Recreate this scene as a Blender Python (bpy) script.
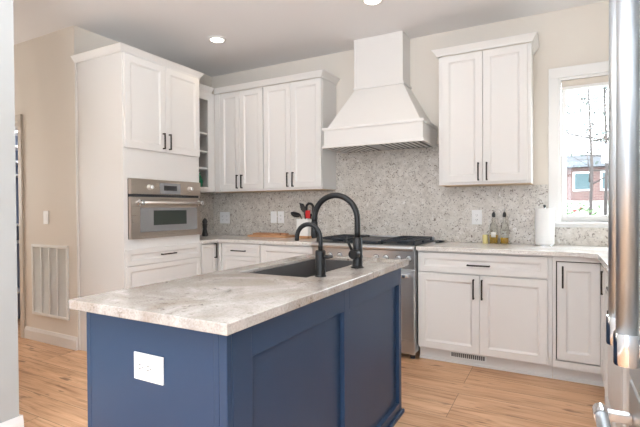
import bpy, bmesh, math, random
from mathutils import Vector, Matrix
random.seed(7)
S = bpy.context.scene
COL = S.collection
for o in list(bpy.data.objects):
    bpy.data.objects.remove(o)

# ------------------------------------------------------------------ camera
def make_camera():
    cd = bpy.data.cameras.new('camera')
    cam = bpy.data.objects.new('camera', cd)
    COL.objects.link(cam)
    f = 439.785
    cd.sensor_width = 36.0
    cd.lens = f / 640.0 * 36.0
    cd.clip_start = 0.02
    yaw, pitch, roll = math.radians(28.397), math.radians(-0.724), math.radians(-0.34)
    F = Vector((-math.sin(yaw) * math.cos(pitch), math.cos(yaw) * math.cos(pitch), math.sin(pitch)))
    R0 = Vector((math.cos(yaw), math.sin(yaw), 0))
    U0 = R0.cross(F)
    R = R0 * math.cos(roll) + U0 * math.sin(roll)
    U = -R0 * math.sin(roll) + U0 * math.cos(roll)
    m = Matrix((R, U, -F)).transposed().to_4x4()
    m.translation = Vector((3.6718, -4.0683, 1.2239))
    cam.matrix_world = m
    S.camera = cam
make_camera()

# ------------------------------------------------------------------ sky, lights, exposure
W = bpy.data.worlds.new('sky'); S.world = W
W.use_nodes = True
bg = W.node_tree.nodes['Background']
bg.inputs[0].default_value = (0.86, 0.93, 1.0, 1)
bg.inputs[1].default_value = 13.0

S.view_settings.view_transform = 'Standard'
S.view_settings.look = 'None'
S.view_settings.exposure = 0.10
S.view_settings.gamma = 1.0
S.view_settings.use_curve_mapping = False

def area(name, loc, direction, sx, sy, power, color, spread=180, portal=False):
    l = bpy.data.lights.new(name, 'AREA')
    l.shape = 'RECTANGLE'; l.size = sx; l.size_y = sy
    l.energy = power; l.color = color; l.spread = math.radians(spread)
    if portal: l.cycles.is_portal = True
    o = bpy.data.objects.new(name, l); COL.objects.link(o)
    o.location = loc
    o.rotation_euler = Vector(direction).to_track_quat('-Z', 'Z').to_euler()
    return o
# added area light standing in for daylight from the room behind the camera
area('rear_fill', (2.85, -8.52, 1.25), (0, 1, 0), 2.9, 2.2, 50, (0.62, 0.80, 1.0))
# added area light on the right wall, unseen, no window is built there
area('side_fill', (4.50, -6.2, 1.45), (-1, 0, 0), 2.0, 1.6, 150, (0.82, 0.92, 1.0))
# added fill light, out of view, aimed up to brighten the ceiling
area('ceiling_bounce_fill', (3.0, -4.35, 1.6), (-0.06, 0.10, 1), 0.9, 0.9, 112, (0.87, 0.94, 1.0), 165)
area('pantry_fill', (-1.2, -1.42, 2.19), (0, 0, -1), 0.3, 0.3, 7, (0.95, 0.97, 1.0))  # light added to brighten the pantry, no fitting is modelled
# opening of the kitchen window, guides the sky light in
area('kitchen_window_portal', (4.05, 0.16, 1.68), (0, -1, 0), 0.8, 1.2, 1, (1, 1, 1), portal=True)
# fill light added at the hall end to brighten the hall
area('hall_fill', (-2.42, -2.25, 1.5), (1, 0, 0), 0.8, 1.6, 29, (0.98, 0.97, 0.95))

# ------------------------------------------------------------------ materials
def srgb(r, g, b):
    def c(v):
        v /= 255.0
        return v / 12.92 if v <= 0.04045 else ((v + 0.055) / 1.055) ** 2.4
    return (c(r), c(g), c(b), 1)

def mat(name, col, rough=0.5, metal=0.0, spec=0.5, **kw):
    m = bpy.data.materials.new(name); m.use_nodes = True
    b = m.node_tree.nodes['Principled BSDF']
    b.inputs['Base Color'].default_value = col
    b.inputs['Roughness'].default_value = rough
    b.inputs['Metallic'].default_value = metal
    b.inputs['Specular IOR Level'].default_value = spec
    for k, v in kw.items():
        b.inputs[k.replace('_', ' ')].default_value = v
    return m
def N(m, t, **kw):
    n = m.node_tree.nodes.new(t)
    for k, v in kw.items(): setattr(n, k, v)
    return n
def L(m, a, b): m.node_tree.links.new(a, b)
def BSDF(m): return m.node_tree.nodes['Principled BSDF']
def ramp(m, fac, stops):
    r = N(m, 'ShaderNodeValToRGB')
    e = r.color_ramp.elements
    while len(e) < len(stops): e.new(0.5)
    for i, (p, c) in enumerate(stops):
        e[i].position = p; e[i].color = c
    L(m, fac, r.inputs[0]); return r.outputs[0]
def mixc(m, fac, a, b, mode='MIX'):
    n = N(m, 'ShaderNodeMix', data_type='RGBA', blend_type=mode)
    if isinstance(fac, float): n.inputs[0].default_value = fac
    else: L(m, fac, n.inputs[0])
    for s, v in ((n.inputs[6], a), (n.inputs[7], b)):
        if isinstance(v, tuple): s.default_value = v
        else: L(m, v, s)
    return n.outputs[2]
def noise(m, scale, detail=4, rough=0.55, vec=None, dist=0.0):
    n = N(m, 'ShaderNodeTexNoise')
    n.inputs['Scale'].default_value = scale; n.inputs['Detail'].default_value = detail
    n.inputs['Roughness'].default_value = rough; n.inputs['Distortion'].default_value = dist
    if vec is not None: L(m, vec, n.inputs['Vector'])
    return n.outputs['Fac']
def coords(m, scale=(1, 1, 1), loc=(0, 0, 0)):
    t = N(m, 'ShaderNodeNewGeometry')
    mp = N(m, 'ShaderNodeMapping')
    mp.inputs['Scale'].default_value = scale; mp.inputs['Location'].default_value = loc
    L(m, t.outputs['Position'], mp.inputs[0]); return mp.outputs[0]
def bump(m, h, strength, dist=0.002):
    b = N(m, 'ShaderNodeBump'); b.inputs['Strength'].default_value = strength; b.inputs['Distance'].default_value = dist
    L(m, h, b.inputs['Height']); L(m, b.outputs[0], BSDF(m).inputs['Normal'])

def paint(name, col, rough=0.6, spec=0.3, bs=0.05, sc=180):
    m = mat(name, col, rough, spec=spec)
    bump(m, noise(m, sc, 2, vec=coords(m)), bs, 0.001)
    return m
M_wall = paint('wall_paint', srgb(231, 223, 213), 0.7)
M_ceil = paint('ceiling_paint', srgb(238, 236, 236), 0.85)
M_trim = paint('trim_paint', srgb(238, 236, 234), 0.35, 0.5, 0.02)
M_cab = paint('cabinet_paint', srgb(232, 229, 226), 0.36, 0.5, 0.02, 60)
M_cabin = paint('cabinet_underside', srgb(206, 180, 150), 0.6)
M_gap = mat('gap_shadow_board', srgb(70, 66, 62), 0.8)  # dark colour stands in for the shade inside the corner door gaps
M_blue = paint('island_paint', srgb(46, 66, 94), 0.36, 0.32, 0.03, 40)
M_black = mat('black_metal', srgb(41, 41, 42), 0.36, 0.6)
M_bronze = mat('bronze_pull', srgb(62, 56, 52), 0.4, 0.7)
M_chrome = mat('chrome', srgb(222, 222, 224), 0.12, 1.0)
M_satin = mat('satin_steel', srgb(232, 230, 226), 0.32, 0.85)
M_white = mat('white_plastic', srgb(240, 240, 240), 0.35)
M_slot = mat('dark_slot', srgb(60, 60, 62), 0.6)
M_iron = mat('cast_iron', srgb(56, 60, 67), 0.38, 0.5)
M_glassdark = mat('oven_glass', srgb(52, 60, 55), 0.06, 0.0, 0.6)
M_lcd = mat('lcd_glass', srgb(45, 46, 48), 0.12)
M_ovengrey = mat('oven_glass_border', srgb(150, 150, 152), 0.12, 0.3)
M_sink = mat('granite_sink', srgb(72, 68, 67), 0.55)
M_red = mat('red_silicone', srgb(206, 40, 44), 0.4)
M_blkplastic = mat('black_nylon', srgb(38, 38, 40), 0.4)
M_ceramic = mat('white_ceramic', srgb(238, 236, 232), 0.22)
M_paper = paint('paper_towel', srgb(245, 245, 245), 0.9, 0.1, 0.4, 300)
M_green = mat('green_glaze', srgb(32, 120, 84), 0.18)
M_teal = mat('dark_teal_glaze', srgb(46, 58, 66), 0.2)
M_vent = mat('vent_paint', srgb(238, 238, 236), 0.5)
M_louver = mat('louver_paint', srgb(232, 230, 226), 0.5)
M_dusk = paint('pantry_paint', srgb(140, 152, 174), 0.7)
M_shade = paint('woven_shade', srgb(222, 212, 200), 0.8, 0.2, 0.3, 300)
M_label = mat('paper_label', srgb(240, 238, 230), 0.6)
M_grate = mat('baffle_sheen_white', srgb(238, 238, 236), 0.5, 0.0)  # near-white matte colour stands in for light reflected by the steel slats

def steel(name, col, rough, axis, var=0.08):
    m = mat(name, col, rough, 1.0)
    sc = {'x': (2, 400, 400), 'y': (400, 2, 400), 'z': (900, 900, 2)}[axis]
    n = noise(m, 1.0, 3, vec=coords(m, sc))
    r = N(m, 'ShaderNodeMapRange'); L(m, n, r.inputs[0])
    r.inputs[3].default_value = rough - var; r.inputs[4].default_value = rough + var
    L(m, r.outputs[0], BSDF(m).inputs['Roughness'])
    return m
M_steelx = steel('brushed_steel_range', srgb(202, 204, 206), 0.33, 'x')
M_steely = steel('brushed_steel_oven', srgb(186, 176, 166), 0.3, 'y')
M_steelz = steel('brushed_steel_fridge', srgb(196, 201, 205), 0.40, 'z', 0.015)

# floor planks
def floor_mat():
    m = mat('oak_planks', srgb(190, 150, 118), 0.4, spec=0.4)
    v = coords(m)
    br = N(m, 'ShaderNodeTexBrick')
    br.offset = 0.37; br.offset_frequency = 3
    br.inputs['Scale'].default_value = 1.0
    br.inputs['Mortar Size'].default_value = 0.0016
    br.inputs['Mortar Smooth'].default_value = 0.3
    br.inputs['Brick Width'].default_value = 1.55
    br.inputs['Row Height'].default_value = 0.185
    br.inputs['Color1'].default_value = (0, 0, 0, 1)
    br.inputs['Color2'].default_value = (1, 1, 1, 1)
    br.inputs['Mortar'].default_value = (0.5, 0.5, 0.5, 1)
    L(m, v, br.inputs['Vector'])
    # per-plank offset so that the grain does not run across seams
    sep = N(m, 'ShaderNodeSeparateColor'); L(m, br.outputs['Color'], sep.inputs[0])
    cmb = N(m, 'ShaderNodeCombineXYZ')
    mu = N(m, 'ShaderNodeMath', operation='MULTIPLY'); mu.inputs[1].default_value = 37.0
    L(m, sep.outputs[0], mu.inputs[0])
    L(m, mu.outputs[0], cmb.inputs[0]); L(m, mu.outputs[0], cmb.inputs[1])
    ad = N(m, 'ShaderNodeVectorMath', operation='ADD'); L(m, v, ad.inputs[0]); L(m, cmb.outputs[0], ad.inputs[1])
    def stretched(sx, sy, sc, det, dist=0.0):
        mp = N(m, 'ShaderNodeMapping'); mp.inputs['Scale'].default_value = (sx, sy, 1)
        L(m, ad.outputs[0], mp.inputs[0]); return noise(m, sc, det, 0.6, mp.outputs[0], dist)
    grain = stretched(1.2, 22, 2.2, 6, 0.6)
    broad = stretched(0.8, 5.0, 1.6, 3, 1.2)
    fine = stretched(3, 120, 2.0, 3)
    c1 = ramp(m, broad, [(0.30, srgb(186, 136, 96)), (0.52, srgb(224, 178, 138)), (0.70, srgb(244, 206, 168))])
    c2 = ramp(m, grain, [(0.34, srgb(140, 94, 62)), (0.46, srgb(218, 176, 140)), (0.7, srgb(246, 214, 182))])
    c = mixc(m, 0.42, c1, c2)
    tone = ramp(m, sep.outputs[0], [(0.0, srgb(226, 212, 200)), (1.0, srgb(255, 252, 248))])
    c = mixc(m, 0.45, c, tone, 'MULTIPLY')
    fc = ramp(m, fine, [(0.35, srgb(220, 205, 190)), (0.6, srgb(255, 255, 255))])
    c = mixc(m, 0.35, c, fc, 'MULTIPLY')
    # dark knots and mineral streaks
    kn = stretched(1.6, 6.5, 2.6, 2)
    kc = ramp(m, kn, [(0.0, (1, 1, 1, 1)), (0.64, (1, 1, 1, 1)), (0.72, srgb(120, 80, 56))])
    c = mixc(m, 0.75, c, kc, 'MULTIPLY')
    c = mixc(m, br.outputs['Fac'], c, srgb(120, 84, 60))
    L(m, c, BSDF(m).inputs['Base Color'])
    bump(m, grain, 0.08, 0.001)
    return m
M_floor = floor_mat()

# light quartz of the worktops
def quartz(name, base, warm, dark, rough):
    m = mat(name, base, rough, spec=0.5)
    v = coords(m)
    big = noise(m, 3.0, 5, 0.6, v, 1.6)
    c = ramp(m, big, [(0.3, warm), (0.52, base), (0.72, srgb(206, 200, 195) if 'island' in name else srgb(238, 232, 226))])
    fl = noise(m, 42, 5, 0.7, v, 0.8)
    fm = ramp(m, fl, [(0.36, (1, 1, 1, 1)), (0.43, (0, 0, 0, 1))])
    reg = noise(m, 5.5, 4, 0.6, v, 0.6)
    rg = ramp(m, reg, [(0.40, (0, 0, 0, 1)), (0.62, (1, 1, 1, 1))])
    mm = N(m, 'ShaderNodeMath', operation='MULTIPLY'); L(m, fm, mm.inputs[0]); L(m, rg, mm.inputs[1])
    c = mixc(m, mm.outputs[0], c, dark)
    sp = noise(m, 160, 2, 0.5, v)
    sc = ramp(m, sp, [(0.35, srgb(214, 206, 200)), (0.55, srgb(255, 255, 255))])
    c = mixc(m, 0.45, c, sc, 'MULTIPLY')
    L(m, c, BSDF(m).inputs['Base Color'])
    return m
M_quartz = quartz('island_quartz', srgb(174, 167, 161), srgb(160, 146, 134), srgb(108, 90, 78), 0.12)
M_quartz2 = quartz('counter_quartz', srgb(232, 229, 225), srgb(218, 210, 202), srgb(176, 164, 154), 0.16)

def granite():
    m = mat('splash_stone', srgb(190, 184, 177), 0.22, spec=0.5)
    v = coords(m)
    a = noise(m, 16, 6, 0.65, v, 0.8)
    c = ramp(m, a, [(0.30, srgb(186, 178, 169)), (0.50, srgb(208, 201, 192)), (0.70, srgb(221, 216, 209))])
    f = noise(m, 34, 4, 0.62, v, 1.2)
    fm = ramp(m, f, [(0.345, (1, 1, 1, 1)), (0.40, (0, 0, 0, 1))])
    c = mixc(m, fm, c, srgb(140, 129, 120))
    g = noise(m, 75, 3, 0.6, v, 0.4)
    gm = ramp(m, g, [(0.33, (1, 1, 1, 1)), (0.40, (0, 0, 0, 1))])
    c = mixc(m, gm, c, srgb(96, 84, 78))
    w = noise(m, 24, 4, 0.6, coords(m, loc=(5, 3, 9)), 1.0)
    wm = ramp(m, w, [(0.62, (0, 0, 0, 1)), (0.70, (1, 1, 1, 1))])
    c = mixc(m, wm, c, srgb(232, 228, 224))
    L(m, c, BSDF(m).inputs['Base Color'])
    return m
M_stone = granite()

def wood(name, light, dark, axis='x'):
    m = mat(name, light, 0.5)
    sc = {'x': (3, 40, 40), 'y': (40, 3, 40), 'z': (40, 40, 3)}[axis]
    n = noise(m, 1.4, 5, 0.6, coords(m, sc), 0.8)
    L(m, ramp(m, n, [(0.3, dark), (0.65, light)]), BSDF(m).inputs['Base Color'])
    return m
M_board = wood('maple_board', srgb(216, 172, 134), srgb(190, 140, 100))
M_board2 = wood('cherry_board', srgb(206, 156, 118), srgb(168, 112, 78))
M_base = wood('bamboo_base', srgb(206, 160, 118), srgb(180, 128, 88))

def glass(name, col, rough=0.0):
    m = mat(name, col, rough, 0, 0.5)
    BSDF(m).inputs['Transmission Weight'].default_value = 1.0
    BSDF(m).inputs['IOR'].default_value = 1.45
    return m
M_glass = glass('clear_bottle_glass', (0.93, 0.96, 0.94, 1))
M_oil = glass('olive_oil', srgb(226, 186, 60))
M_oil2 = mat('pale_lemon_wax', srgb(228, 216, 150), 0.4)
def pane_mat():
    m = bpy.data.materials.new('window_glass'); m.use_nodes = True
    nt = m.node_tree; nt.nodes.clear()
    o = nt.nodes.new('ShaderNodeOutputMaterial'); t = nt.nodes.new('ShaderNodeBsdfTransparent')
    t.inputs[0].default_value = (0.96, 0.98, 0.98, 1)
    g = nt.nodes.new('ShaderNodeBsdfGlossy'); g.inputs['Roughness'].default_value = 0.02
    mx = nt.nodes.new('ShaderNodeMixShader'); mx.inputs[0].default_value = 0.05
    nt.links.new(t.outputs[0], mx.inputs[1]); nt.links.new(g.outputs[0], mx.inputs[2]); nt.links.new(mx.outputs[0], o.inputs[0])
    return m
M_pane = pane_mat()
def emit(name, col, st):
    m = mat(name, col, 0.5)
    BSDF(m).inputs['Emission Color'].default_value = col
    BSDF(m).inputs['Emission Strength'].default_value = st
    return m
M_lens = emit('lamp_lens', (1.0, 0.93, 0.82, 1), 6.0)

# ------------------------------------------------------------------ mesh helpers
class MB:
    def __init__(self): self.bm = bmesh.new()
    def _merge(self, t, smooth=False):
        for f in t.faces: f.smooth = smooth
        me = bpy.data.meshes.new('t'); t.to_mesh(me); t.free()
        self.bm.from_mesh(me); bpy.data.meshes.remove(me); return self
    def box(self, x0, x1, y0, y1, z0, z1, bev=0.0, seg=2):
        t = bmesh.new()
        bmesh.ops.create_cube(t, size=1)
        for v in t.verts:
            v.co = Vector(((x0 + x1) / 2 + v.co.x * (x1 - x0), (y0 + y1) / 2 + v.co.y * (y1 - y0), (z0 + z1) / 2 + v.co.z * (z1 - z0)))
        if bev: bmesh.ops.bevel(t, geom=t.edges[:], offset=bev, segments=seg, affect='EDGES', profile=0.5)
        return self._merge(t)
    def poly(self, pts, faces, smooth=False):
        t = bmesh.new(); vs = [t.verts.new(p) for p in pts]
        for f in faces: t.faces.new([vs[i] for i in f])
        bmesh.ops.recalc_face_normals(t, faces=t.faces)
        return self._merge(t, smooth)
    def prism(self, prof, axis, a0, a1, bev=0):
        # prof: 2d points; axis 'x' -> (y,z), 'y' -> (x,z), 'z' -> (x,y)
        def P(p, a): return {'x': (a, p[0], p[1]), 'y': (p[0], a, p[1]), 'z': (p[0], p[1], a)}[axis]
        n = len(prof)
        pts = [P(p, a0) for p in prof] + [P(p, a1) for p in prof]
        fs = [tuple(range(n)), tuple(range(n, 2 * n))] + [(i, (i + 1) % n, n + (i + 1) % n, n + i) for i in range(n)]
        t = bmesh.new(); vs = [t.verts.new(p) for p in pts]
        for f in fs: t.faces.new([vs[i] for i in f])
        bmesh.ops.recalc_face_normals(t, faces=t.faces)
        if bev: bmesh.ops.bevel(t, geom=t.edges[:], offset=bev, segments=2, affect='EDGES', profile=0.5)
        return self._merge(t)
    def tube(self, pts, r, seg=12, caps=True):
        pts = [Vector(p) for p in pts]; n = len(pts)
        rs = r if isinstance(r, (list, tuple)) else [r] * n
        t = bmesh.new(); rings = []
        up = None
        for i, p in enumerate(pts):
            d = (pts[min(i + 1, n - 1)] - pts[max(i - 1, 0)]).normalized()
            if up is None:
                a = Vector((0, 0, 1)) if abs(d.z) < 0.9 else Vector((0, 1, 0))
                up = (a - d * a.dot(d)).normalized()
            else:
                up = (up - d * up.dot(d)).normalized()
            s = d.cross(up)
            rings.append([t.verts.new(p + (up * math.cos(2 * math.pi * k / seg) + s * math.sin(2 * math.pi * k / seg)) * rs[i]) for k in range(seg)])
        for i in range(n - 1):
            for k in range(seg):
                t.faces.new((rings[i][k], rings[i][(k + 1) % seg], rings[i + 1][(k + 1) % seg], rings[i + 1][k]))
        for f in t.faces: f.smooth = True
        if caps:
            for rg in (rings[0], rings[-1]):
                if rs[0] > 0: t.faces.new(rg).smooth = False
        bmesh.ops.recalc_face_normals(t, faces=t.faces)
        me = bpy.data.meshes.new('t'); t.to_mesh(me); t.free()
        self.bm.from_mesh(me); bpy.data.meshes.remove(me); return self
    def lathe(self, cx, cy, prof, seg=28, axis='z', smooth=True):
        # prof: (r, h) pairs; axis through (cx,cy): 'z' h is z ; 'y' centre (cx, z=cy), h is y ; 'x' centre (y=cx, z=cy), h is x
        t = bmesh.new(); rings = []
        def P(r, h, a):
            c, s = r * math.cos(a), r * math.sin(a)
            return {'z': (cx + c, cy + s, h), 'y': (cx + c, h, cy + s), 'x': (h, cx + c, cy + s)}[axis]
        for r, h in prof:
            if r < 1e-6: rings.append([t.verts.new(P(0, h, 0))])
            else: rings.append([t.verts.new(P(r, h, 2 * math.pi * k / seg)) for k in range(seg)])
        for a, b in zip(rings, rings[1:]):
            for k in range(seg):
                k2 = (k + 1) % seg
                if len(a) == 1 and len(b) == 1: continue
                if len(a) == 1: t.faces.new((a[0], b[k], b[k2]))
                elif len(b) == 1: t.faces.new((a[k], a[k2], b[0]))
                else: t.faces.new((a[k], a[k2], b[k2], b[k]))
        for f in t.faces: f.smooth = smooth
        if prof[0] != prof[-1]:
            if len(rings[0]) > 1: t.faces.new(rings[0])
            if len(rings[-1]) > 1: t.faces.new(rings[-1])
        else: bmesh.ops.remove_doubles(t, verts=t.verts, dist=1e-6)
        bmesh.ops.recalc_face_normals(t, faces=t.faces)
        for e in t.edges:
            if len(e.link_faces) == 2 and e.calc_face_angle(0) > 0.7: e.smooth = False
        me = bpy.data.meshes.new('t'); t.to_mesh(me); t.free()
        self.bm.from_mesh(me); bpy.data.meshes.remove(me); return self

def dirs(face):
    # u = to the viewer's right along the face, n = outwards
    return {'S': (Vector((1, 0, 0)), Vector((0, -1, 0))), 'E': (Vector((0, 1, 0)), Vector((1, 0, 0))),
            'W': (Vector((0, -1, 0)), Vector((-1, 0, 0)))}[face]
def panel(face, plane, a0, a1, z0, z1, t=0.020, stile=0.055, raised=False, mb=None):
    """Framed cabinet front: a0..a1 along the face's world axis, back at 'plane'."""
    u, n = dirs(face)
    mb = mb or MB()
    if face == 'W': u0, u1 = -a1, -a0
    else: u0, u1 = a0, a1
    base = n * (plane if face == 'E' else -plane)
    if face == 'S': base = Vector((0, plane, 0))
    elif face == 'E': base = Vector((plane, 0, 0))
    else: base = Vector((plane, 0, 0))
    rings = [(0, 0), (0, t - 0.002), (0.002, t), (stile, t), (stile + 0.004, t - 0.004), (stile + 0.014, t - 0.010)]
    if raised: rings += [(stile + 0.020, t - 0.010), (stile + 0.040, t - 0.004)]
    pts, fs = [], []
    for i, d in rings:
        for (uu, zz) in ((u0 + i, z0 + i), (u1 - i, z0 + i), (u1 - i, z1 - i), (u0 + i, z1 - i)):
            pts.append(base + u * uu + n * d + Vector((0, 0, zz)))
    k = len(rings)
    fs.append((0, 1, 2, 3))
    for r in range(k - 1):
        for j in range(4):
            fs.append((r * 4 + j, r * 4 + (j + 1) % 4, r * 4 + 4 + (j + 1) % 4, r * 4 + 4 + j))
    fs.append(tuple(4 * (k - 1) + j for j in range(4)))
    mb.poly(pts, fs)
    return mb
def pull(face, plane, a, z, length=0.15, horiz=False, r=0.0055, off=0.032):
    """square bar pull centred at (a,z) on the face plane"""
    u, n = dirs(face)
    mb = MB()
    def bx(p, q):
        lo = [min(p[i], q[i]) for i in range(3)]; hi = [max(p[i], q[i]) for i in range(3)]
        mb.box(lo[0], hi[0], lo[1], hi[1], lo[2], hi[2], 0.0015, 1)
    if face == 'S': c = Vector((a, plane, z))
    else: c = Vector((plane, a, z))
    ax = Vector((abs(u.x), abs(u.y), 0)) if horiz else Vector((0, 0, 1))
    ot = Vector((0, 0, 1)) if horiz else Vector((abs(u.x), abs(u.y), 0))
    bx(c + ax * (-length / 2) + ot * -r + n * (off - 2 * r), c + ax * (length / 2) + ot * r + n * off)
    for s in (-1, 1):
        e = c + ax * (s * (length / 2 - r))
        bx(e - ax * r - ot * r + n * 0.0, e + ax * r + ot * r + n * (off - 2 * r + 0.001))
    return mb

def thing(name, label, cat, loc, group=None):
    o = bpy.data.objects.new(name, None); COL.objects.link(o)
    o.empty_display_size = 0.05
    o.location = loc; o['label'] = label; o['category'] = cat
    if group: o['group'] = group
    return o
def part(name, mb, m, parent, label=None, kind=None):
    """mesh written in world coordinates, stored relative to the thing it belongs to"""
    root = parent
    while root.parent: root = root.parent
    mb.bm.transform(Matrix.Translation(-Vector(root.location)))
    me = bpy.data.meshes.new(name); mb.bm.to_mesh(me); mb.bm.free()
    o = bpy.data.objects.new(name, me); COL.objects.link(o)
    me.materials.append(m); o.parent = parent
    if label: o['label'] = label
    if kind: o['kind'] = kind
    return o
def solo(name, mb, m, label=None, cat=None, group=None, kind=None, org=None):
    if org is None:
        zs = [v.co.z for v in mb.bm.verts]; xs = [v.co.x for v in mb.bm.verts]; ys = [v.co.y for v in mb.bm.verts]
        org = ((min(xs) + max(xs)) / 2, (min(ys) + max(ys)) / 2, min(zs))
    mb.bm.transform(Matrix.Translation(-Vector(org)))
    me = bpy.data.meshes.new(name); mb.bm.to_mesh(me); mb.bm.free()
    o = bpy.data.objects.new(name, me); COL.objects.link(o); o.location = org
    for mm in (m if isinstance(m, (list, tuple)) else [m]): me.materials.append(mm)
    if label: o['label'] = label
    if cat: o['category'] = cat
    if group: o['group'] = group
    if kind: o['kind'] = kind
    return o
def struct(name, mb, m): return solo(name, mb, m, kind='structure')

CEIL = 2.811
# ------------------------------------------------------------------ room shell
struct('floor', MB().box(-2.6, 4.66, -8.7, 0.12, -0.06, 0.0), M_floor)
struct('ceiling', MB().box(-2.6, 4.66, -8.7, 0.12, CEIL, CEIL + 0.06), M_ceil)
# back wall with the window opening
WX0, WX1, WZ0, WZ1 = 3.676, 4.43, 1.100, 2.262
b = MB()
b.box(-0.12, WX0, 0, 0.12, 0, CEIL); b.box(WX1, 4.66, 0, 0.12, 0, CEIL)
b.box(WX0, WX1, 0, 0.12, 0, WZ0); b.box(WX0, WX1, 0, 0.12, WZ1, CEIL)
struct('wall_back', b, M_wall)
struct('wall_left', MB().box(-0.12, 0, -1.60, 0, 0, CEIL), M_wall)
HY = -1.72
b = MB()
b.box(-0.81, 0.0, HY, HY + 0.12, 0, CEIL)
b.box(-2.48, -1.62, HY, HY + 0.12, 0, CEIL)
b.box(-1.62, -0.81, HY, HY + 0.12, 2.06, CEIL)
struct('wall_hall', b, M_wall)
struct('wall_right', MB().box(4.54, 4.66, -8.7, 0, 0, CEIL), M_wall)
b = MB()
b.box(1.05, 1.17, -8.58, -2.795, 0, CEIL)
struct('wall_near_left', b, M_trim if False else paint('near_wall_lit_tone', srgb(178, 179, 178), 0.7))  # same wall paint, darker and cooler, with its lighting put into the colour
struct('wall_hall_near', MB().box(-2.48, 1.05, -2.915, -2.795, 0, CEIL), M_wall)
struct('wall_hall_end', MB().box(-2.6, -2.48, -2.915, 0.0, 0, CEIL), M_wall)
b = MB()
b.box(1.05, 1.35, -8.70, -8.58, 0, CEIL); b.box(4.35, 4.54, -8.70, -8.58, 0, CEIL); b.box(1.35, 4.35, -8.70, -8.58, 2.40, CEIL)
b.box(1.35, 4.35, -8.70, -8.67, 0, 2.40)  # panel added to keep sky light out of the unseen rear opening
struct('wall_rear', b, M_wall)
# unseen rear door frame, goes with the added rear area light
b = MB()
for x in (1.35, 2.82, 4.29): b.box(x, x + 0.06, -8.66, -8.60, 0, 2.40)
b.box(1.41, 4.29, -8.66, -8.60, 2.34, 2.40); b.box(1.41, 4.29, -8.66, -8.60, 0.0, 0.08)
struct('door_2', b, M_trim)
# pantry behind the hall doorway
b = MB()
b.box(-1.75, -1.65, HY + 0.12, -1.0, 0, 2.3); b.box(-0.75, -0.65, HY + 0.12, -1.0, 0, 2.3)
b.box(-1.75, -0.65, -1.0, -0.9, 0, 2.3); b.box(-1.65, -0.75, HY + 0.12, -1.0, 2.2, 2.3)
struct('wall_pantry', b, M_dusk)
b = MB()   # casing of the hall doorway
b.box(-0.862, -0.805, HY - 0.02, HY, 0, 2.075, 0.003); b.box(-1.625, -1.568, HY - 0.02, HY, 0, 2.075, 0.003)
b.box(-1.625, -0.805, HY - 0.022, HY, 2.076, 2.13, 0.003)
b.box(-0.85, -0.811, HY, HY + 0.12, 0, 2.055); b.box(-1.62, -1.585, HY, HY + 0.12, 0, 2.055); b.box(-1.585, -0.85, HY, HY + 0.12, 2.03, 2.058)
struct('door_1', b, paint('hall_casing_shade_tone', srgb(206, 198, 188), 0.5))  # tan tone puts the shadow on the casing into its colour
sn = ['topmost white pantry shelf inside the dim hall doorway', 'second white pantry shelf from the top in the hall doorway',
      'third white pantry shelf from the top in the hall doorway', 'fourth white pantry shelf from the top, below eye level gap starts',
      'fifth white pantry shelf from the top, just under switch height', 'sixth white pantry shelf from the top in hall doorway', 'lowest white pantry shelf near the hall floor']
sn[3] = 'fourth white pantry shelf from the top in the hall doorway'
for z, l in zip((2.07, 1.91, 1.745, 1.605, 1.07, 0.885, 0.35), sn):
    solo('pantry_shelf', MB().box(-1.65, -1.40, -1.585, -1.0, z - 0.022, z, 0.002), M_trim, l, 'shelf', 'pantry shelves in the hall doorway')
# baseboards
def baseboard(x0, x1, y0, y1, ax, sgn, h=0.112):
    t = 0.015
    b = MB()
    if ax == 'x':
        y = y0; prof = [(y, 0), (y + sgn * t, 0), (y + sgn * t, h - 0.03), (y + sgn * t * 0.6, h - 0.012), (y + sgn * t * 0.4, h), (y, h)]
        b.prism(prof, 'x', x0, x1)
    else:
        x = x0; prof = [(x, 0), (x + sgn * t, 0), (x + sgn * t, h - 0.03), (x + sgn * t * 0.6, h - 0.012), (x + sgn * t * 0.4, h), (x, h)]
        b.prism(prof, 'y', y0, y1)
    return b
struct('baseboard_hall', baseboard(-0.805, 0.0, HY, HY, 'x', -1), M_trim)
b = baseboard(1.17, 1.17, -8.58, -2.78, 'y', 1, 0.135)
b.box(1.05, 1.17, -2.795, -2.78, 0, 0.133)
struct('baseboard_near_left', b, M_trim)

# ------------------------------------------------------------------ window
b = MB()
b.box(3.605, WX0, -0.022, 0, 1.1005, 2.262, 0.003); b.box(WX1, 4.50, -0.022, 0, 1.1005, 2.262, 0.003)
b.box(3.605, 4.50, -0.022, 0, 2.262, 2.343, 0.003)
b.box(WX0, WX0 + 0.02, 0, 0.12, WZ0, WZ1); b.box(WX1 - 0.02, WX1, 0, 0.12, WZ0, WZ1); b.box(WX0 + 0.02, WX1 - 0.02, 0, 0.12, WZ1 - 0.02, WZ1)
w1 = struct('window_1', b, M_trim)
def wpart(name, mb, m, label=None):
    mb.bm.transform(Matrix.Translation(-Vector(w1.location)))
    me = bpy.data.meshes.new(name); mb.bm.to_mesh(me); mb.bm.free()
    o = bpy.data.objects.new(name, me); COL.objects.link(o); me.materials.append(m); o.parent = w1
    if label: o['label'] = label
    return o
wpart('window_sill', MB().box(3.59, 4.515, -0.045, 0.12, 1.078, 1.100, 0.004).box(3.605, 4.50, -0.022, -0.0005, 1.056, 1.0775, 0.002), M_trim)
b = MB()
SX0, SX1, SZ0, SZ1 = WX0 + 0.022, WX1 - 0.022, WZ0 + 0.002, WZ1 - 0.022
b.box(SX0, SX0 + 0.038, 0.06, 0.10, SZ0, SZ1, 0.003); b.box(SX1 - 0.038, SX1, 0.06, 0.10, SZ0, SZ1, 0.003)
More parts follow.
